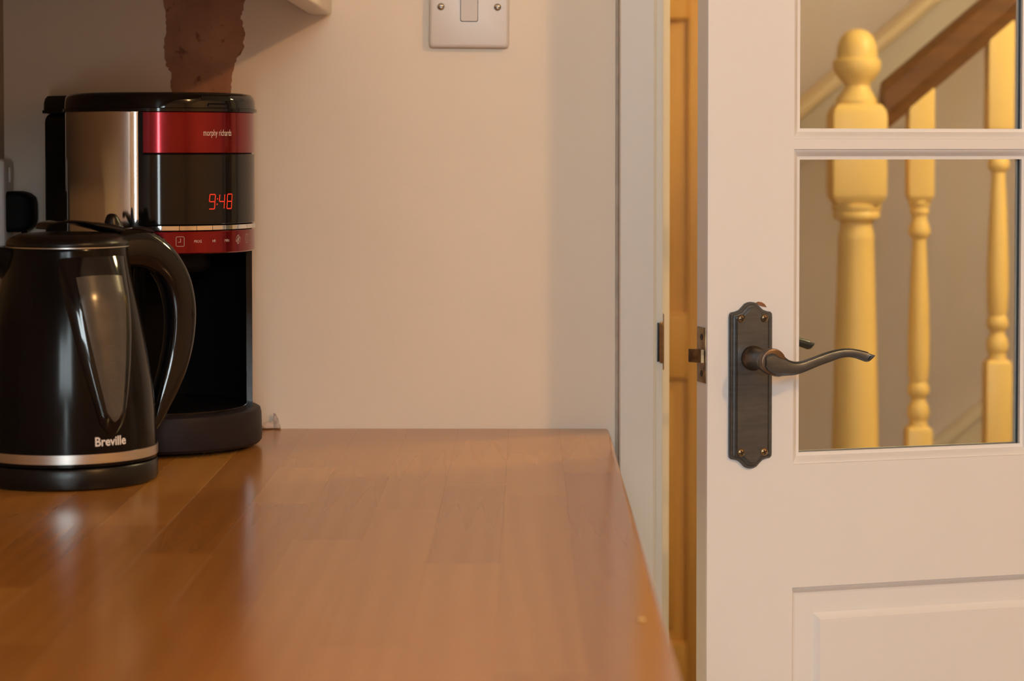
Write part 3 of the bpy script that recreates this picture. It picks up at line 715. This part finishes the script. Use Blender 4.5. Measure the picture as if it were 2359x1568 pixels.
# ------------------------------------------------------------------ kettle
kt = empty('kettle', (-0.4168, -0.376, 0.91), 0, label='shiny black jug kettle with a smoky water gauge and silver band', cat='kettle')
KA = 40.0                                   # the gauge faces this way, degrees right of -Y
PROF = [(0.0318, 0.0796), (0.060, 0.0783), (0.0833, 0.0762), (0.109, 0.0728), (0.135, 0.0688), (0.1606, 0.0640), (0.185, 0.0585), (0.200, 0.0555), (0.2115, 0.0540)]
def krad(h):
    if h <= PROF[0][0]: return PROF[0][1]
    for (a, ra), (b, rb) in zip(PROF[:-1], PROF[1:]):
        if h <= b: return ra + (rb - ra) * (h - a) / (b - a)
    return PROF[-1][1]
pr = catmull([(r, h) for h, r in PROF], 4)
lathe('power_base', [(0.070, 0.0003), (0.0775, 0.0004), (0.0798, 0.002), (0.0804, 0.006), (0.0802, 0.0175), (0.0792, 0.0192), (0.070, 0.0195)], 'black_satin', kt, 96)
body = lathe('body', [(0.060, 0.0196), (0.0780, 0.0198), (0.0797, 0.0212), (0.0799, 0.0235), (0.0799, 0.0320)] + pr + [(0.0532, 0.2132), (0.0505, 0.2136)], 'kettle_black', kt, 128, 30)
lathe('silver_band', [(0.0790, 0.0236), (0.0803, 0.0240), (0.08035, 0.0280), (0.0803, 0.0322), (0.0790, 0.0326)], 'brushed', body, 128, cap=False)
# gauge bulge: teardrop swelling out of the body
def kp(al, h, off):
    a = R(KA + al); r = krad(h) + off
    return (r * math.sin(a), -r * math.cos(a), h)
def bulge_hw(h):
    d = max(0.0, h - 0.0470)
    return (6.5 + 210 * d) * min(1.0, (d / 0.010)) ** 0.5
def bulge_off(s, h):
    top = min(1, max(0, (0.2060 - h) / 0.035)); low = min(1, (h - 0.048) / 0.02 + 0.15)
    return -0.0004 + 0.0064 * (1 - abs(s) ** 3.2) ** 0.55 * top ** 0.7 * low
NH, NS = 44, 28
g = []
for i in range(NH + 1):
    h = 0.0471 + (0.206 - 0.0471) * (i / NH) ** 1.6
    g.append([kp(bulge_hw(h) * s, h, bulge_off(s, h)) for s in [-1 + 2 * k / NS for k in range(NS + 1)]])
rings('gauge_surround', g, 'black_gloss', body, cap=False, closed_rings=False, sharp=60)
def gauge_hw(h):
    t = (h - 0.0600) / 0.129
    return (4.0 + 18.0 * t) * min(1.0, (t / 0.07)) ** 0.5 if t > 0 else 0
g = []
for i in range(NH + 1):
    t = i / NH; h = 0.0601 + (0.1890 - 0.0601) * t ** 1.6
    row = []
    for k in range(NS + 1):
        s = -1 + 2 * k / NS; al = gauge_hw(h) * s; sb = al / max(1e-6, bulge_hw(h))
        hh = h + (0.0015 * s * s * -1 if t > 0.93 else 0)
        row.append(kp(al, hh, bulge_off(sb, h) + 0.0004 + 0.0006 * (1 - s * s)))
    g.append(row)
gw = rings('water_gauge', g, 'gauge', body, cap=False, closed_rings=False, sharp=60)
for i, h in enumerate((0.082, 0.097, 0.112, 0.127)):
    for al, wd in ((-1.2, 0.0012), (1.2, 0.0018)):
        me = stroke_mesh([([(-wd / 2, 0), (wd / 2, 0)], False)], 0.0008)
        for v in me.vertices:
            a = al + math.degrees(v.co.x / krad(h)); v.co = Vector(kp(a, h + v.co.y, bulge_off(0, h) + 0.0012))
        link('level_mark', me, 'mark', gw, smooth=False)
me = text_mesh('Breville', 0.0305, 0.0082, 0.022)
for v in me.vertices:
    h = 0.0392 + v.co.y; a = -1.0 + math.degrees(v.co.x / krad(h)); v.co = Vector(kp(a, h, 0.0002))
link('brand_lettering', me, 'print', body, smooth=False)
# spout on the far side of the handle
HA = R(130.0); HD = Vector((math.sin(HA), -math.cos(HA), 0)); HS = Vector((-HD.y, HD.x, 0))
def kpt(r, s, h): p = HD * r + HS * s; return (p.x, p.y, h)
SPD = Vector((math.sin(R(-78)), -math.cos(R(-78)), 0)); SPS = Vector((-SPD.y, SPD.x, 0))
def spt(r, q, h): p = SPD * r + SPS * q; return (p.x, p.y, h)
sp = []
for r, w, h0, h1 in ((0.040, 0.024, 0.170, 0.2120), (0.053, 0.022, 0.176, 0.2125), (0.066, 0.016, 0.192, 0.2135), (0.076, 0.009, 0.2030, 0.2140), (0.079, 0.004, 0.2085, 0.2140)):
    sp.append([spt(r, w * c, h0 + (h1 - h0) * z) for c, z in ((-0.9, 1), (0.9, 1), (1, 0.8), (0.8, 0.35), (0.4, 0.06), (0, 0), (-0.4, 0.06), (-0.8, 0.35), (-1, 0.8))])
rings('spout', sp, 'kettle_black', body, sharp=50)
# lid
lid = lathe('lid', [(0.0515, 0.2130), (0.0545, 0.2134), (0.0550, 0.2150), (0.0540, 0.2180), (0.0505, 0.2215), (0.0440, 0.2240), (0.030, 0.2252), (0.004, 0.2256)], 'black_satin', kt, 96, 40)
lathe('lid_seam', [(0.0535, 0.2122), (0.0553, 0.2124), (0.0553, 0.2132), (0.0535, 0.2134)], 'brushed', lid, 96, cap=False)
def strap(name, pts, parent, m, expo=2.6, sharp=60):
    """pts: (r, h, half thickness, half width) along the handle plane"""
    P = catmull(pts, 5); n = len(P); rs = []
    for i, (r, h, t, w) in enumerate(P):
        a = P[max(0, i - 1)]; b = P[min(n - 1, i + 1)]
        tr, th = b[0] - a[0], b[1] - a[1]; l = math.hypot(tr, th) or 1; nr, nh = -th / l, tr / l
        ring = []
        for k in range(20):
            ang = 2 * math.pi * k / 20; c, s = math.cos(ang), math.sin(ang)
            c = math.copysign(abs(c) ** (2 / expo), c); s = math.copysign(abs(s) ** (2 / expo), s)
            ring.append(kpt(r + nr * t * s, w * c, h + nh * t * s))
        rs.append(ring)
    return rings(name, rs, m, parent, sharp=sharp)
strap('lid_grip', [(-0.0265, 0.2290, 0.0008, 0.010), (-0.0225, 0.2332, 0.0012, 0.014), (-0.011, 0.2352, 0.0014, 0.016), (0.0044, 0.2346, 0.0018, 0.017), (0.0200, 0.2318, 0.0030, 0.018), (0.036, 0.2290, 0.0042, 0.018), (0.050, 0.2262, 0.0040, 0.017)], lid, 'black_gloss')
hnd = strap('handle', [(0.044, 0.2060, 0.0175, 0.0150), (0.060, 0.2090, 0.0185, 0.0150), (0.078, 0.2075, 0.0185, 0.0150), (0.0945, 0.1990, 0.0165, 0.0145), (0.1070, 0.1850, 0.0155, 0.0140), (0.1145, 0.1680, 0.0152, 0.0135),
                        (0.1178, 0.1460, 0.0150, 0.0130), (0.1158, 0.1200, 0.0142, 0.0125), (0.1095, 0.0960, 0.0130, 0.0120), (0.1015, 0.0760, 0.0110, 0.0115), (0.0945, 0.0600, 0.0085, 0.0105), (0.0880, 0.0450, 0.0055, 0.009), (0.0800, 0.0330, 0.0030, 0.007)], kt, 'black_gloss')
bm = bmesh.new()
kn = []
for t, w, d in ((0.0, 0.0105, 0.0075), (0.4, 0.0085, 0.0065), (0.75, 0.0060, 0.0055), (0.93, 0.0042, 0.0042), (1.0, 0.0018, 0.002)):
    kn.append([kpt(0.0500 + w * math.cos(k * math.pi / 10) - 0.002 * t, 0.004 + d * math.sin(k * math.pi / 10), 0.2270 + 0.0142 * t) for k in range(20)])
bm.free()
rings('lid_release', kn, 'black_satin', kt, sharp=60)
wd = []
for t, a in ((0.0, 1.0), (0.6, 0.7), (1.0, 0.25)):
    wd.append([kpt(0.0740 + x * a, y * a, 0.2240 + 0.0050 * t) for x, y in ((-0.013, -0.008), (0.013, -0.008), (0.013, 0.008), (-0.013, 0.008))])
rings('power_switch', wd, 'charcoal', hnd)

# ------------------------------------------------------------------ hall staircase
SY, TAN = 1.23, 0.85
sc_ = empty('staircase', (0.5305, SY, 0), label='cream staircase with turned balusters and a varnished handrail behind the glazed door', cat='staircase')
def sq_block(name, hwid, z0, z1, m, parent, x=0, cham=0.010):
    rs = []
    for z, k, c in ((z0, hwid * 0.80, 1), (z0 + cham * 0.5, hwid * 0.95, 1), (z0 + cham, hwid, 1), (z1 - cham, hwid, 1), (z1 - cham * 0.5, hwid * 0.95, 1), (z1, hwid * 0.78, 1)):
        rs.append([(x + a, b, z) for a, b in rrect(k, k, 0.002, 2)])
    return rings(name, rs, m, parent, sharp=25)
nw = empty('newel_post', (0, 0, 0)); nw.parent = sc_
sq_block('newel_block', 0.0430, 1.120, 1.280, 'yellow_wood', nw, cham=0.018)
lathe('acorn_cap', [(0.022, 1.276), (0.034, 1.279), (0.0345, 1.286), (0.030, 1.292), (0.024, 1.300), (0.0200, 1.309), (0.0215, 1.314), (0.030, 1.322), (0.0365, 1.333), (0.0385, 1.343), (0.0375, 1.350), (0.0325, 1.354),
                    (0.0325, 1.362), (0.0305, 1.375), (0.026, 1.387), (0.018, 1.396), (0.008, 1.400), (0.001, 1.4005)], 'yellow_wood', nw, 40)
lathe('newel_turning', [(0.0376, 0.62), (0.0376, 0.724), (0.0355, 0.82), (0.0325, 0.93), (0.0285, 1.060), (0.0290, 1.064), (0.0288, 1.070), (0.0262, 1.080), (0.0248, 1.090), (0.030, 1.095), (0.0375, 1.098), (0.0385, 1.104), (0.0365, 1.108), (0.0395, 1.113), (0.0395, 1.119), (0.030, 1.124)], 'yellow_wood', nw, 40)
sq_block('newel_block', 0.0430, 0.0, 0.64, 'yellow_wood', nw, cham=0.012)
BP = [(0.0140, 0.755), (0.0158, 0.762), (0.0135, 0.771), (0.0170, 0.778), (0.0178, 0.786), (0.0160, 0.796), (0.0118, 0.803), (0.0118, 0.808), (0.0165, 0.814), (0.0178, 0.821), (0.0165, 0.828), (0.0140, 0.833), (0.0160, 0.842), (0.0174, 0.875),
      (0.0172, 0.91), (0.0158, 0.96), (0.0135, 1.01), (0.0112, 1.055), (0.0110, 1.064), (0.0140, 1.067), (0.0172, 1.072), (0.0175, 1.078), (0.0155, 1.086), (0.0125, 1.095), (0.0120, 1.101), (0.0150, 1.105), (0.0155, 1.110), (0.0140, 1.114), (0.0172, 1.119), (0.0178, 1.125), (0.014, 1.130)]
def make_baluster():
    b = empty('baluster', (0, 0, 0)); b.parent = sc_
    lathe('turning', BP, 'yellow_wood', b, 28)
    sq_block('block', 0.0205, 0.50, 0.762, 'yellow_wood', b, cham=0.008)
    rs = []
    for z, k in ((1.126, 0.0165), (1.131, 0.0197), (1.136, 0.0205)):
        rs.append([(a, c, z) for a, c in rrect(k, k, 0.002, 2)])
    rs.append([(a, c, 1.300 + a * TAN) for a, c in rrect(0.0205, 0.0205, 0.002, 2)])
    rings('block', rs, 'yellow_wood', b, sharp=25)
    return b
b0 = make_baluster()
for k in range(6):
    b = b0 if k == 0 else copy_tree(b0, sc_)
    b.location = (0.1015 + k * 0.1265, 0, k * 0.1265 * TAN)
# handrail: rounded section swept up the slope
def sloped(name, sec, x0, x1, zc, m, parent, y=0.0):
    """sec: (y, dz vertical) outline; vertical ends"""
    return rings(name, [[(x, y + a, zc + x * TAN + b) for a, b in sec] for x in (x0, x1)], m, parent, sharp=30)
rail = [(-0.030, -0.012), (-0.030, 0.010), (-0.026, 0.026), (-0.014, 0.038), (0.0, 0.041), (0.014, 0.038), (0.026, 0.026), (0.030, 0.010), (0.030, -0.012), (0.022, -0.026), (0.020, -0.041), (-0.020, -0.041), (-0.022, -0.026)]
sloped('handrail', rail, 0.040, 0.95, 1.2415, 'rail_wood', sc_)
strg = [(-0.022, -0.15), (-0.022, 0.10), (-0.034, 0.10), (-0.034, 0.125), (0.034, 0.125), (0.034, 0.10), (0.022, 0.10), (0.022, -0.15)]
sloped('outer_string', strg, 0.040, 1.60, 0.375, 'yellow_wood', sc_)
ZN = 0.300                                    # nosing line height at the newel
for k in range(7):
    x0 = -0.20 + k * 0.235; zt = ZN + (x0) * TAN
    if zt < 0.05: continue
    box('tread', x0 - 0.02, x0 + 0.235, 0.024, HY - SY - 0.032, zt - 0.03, zt, 'carpet', sc_, 0.006)
    box('riser', x0, x0 + 0.02, 0.024, HY - SY - 0.032, max(0, zt - 0.20), zt - 0.03, 'carpet', sc_)
ws = [(-0.002, -0.25), (-0.002, -0.028), (-0.012, -0.026), (-0.012, 0.0), (0.026, 0.0), (0.026, -0.25)]
sloped('wall_string', ws, 0.02, 1.60, 0.625 - (0.8199 - 0.5305) * TAN, 'trim_paint', sc_, HY - SY - 0.028)
wr = [(-0.030, -0.026), (-0.036, -0.016), (-0.036, 0.0), (-0.020, 0.012), (0.0, 0.016), (0.028, 0.016), (0.028, -0.026)]
sloped('wall_rail', wr, -0.14, 1.60, 1.3650 - (0.6295 - 0.5305) * TAN, 'cream_trim', sc_, HY - SY - 0.028)
wb = [(0.006, -0.026), (0.028, -0.026), (0.028, -0.120), (0.012, -0.120), (0.006, -0.110)]
sloped('rail_board', wb, -0.14, 1.60, 1.3650 - (0.6295 - 0.5305) * TAN, 'rail_board', sc_, HY - SY - 0.028)
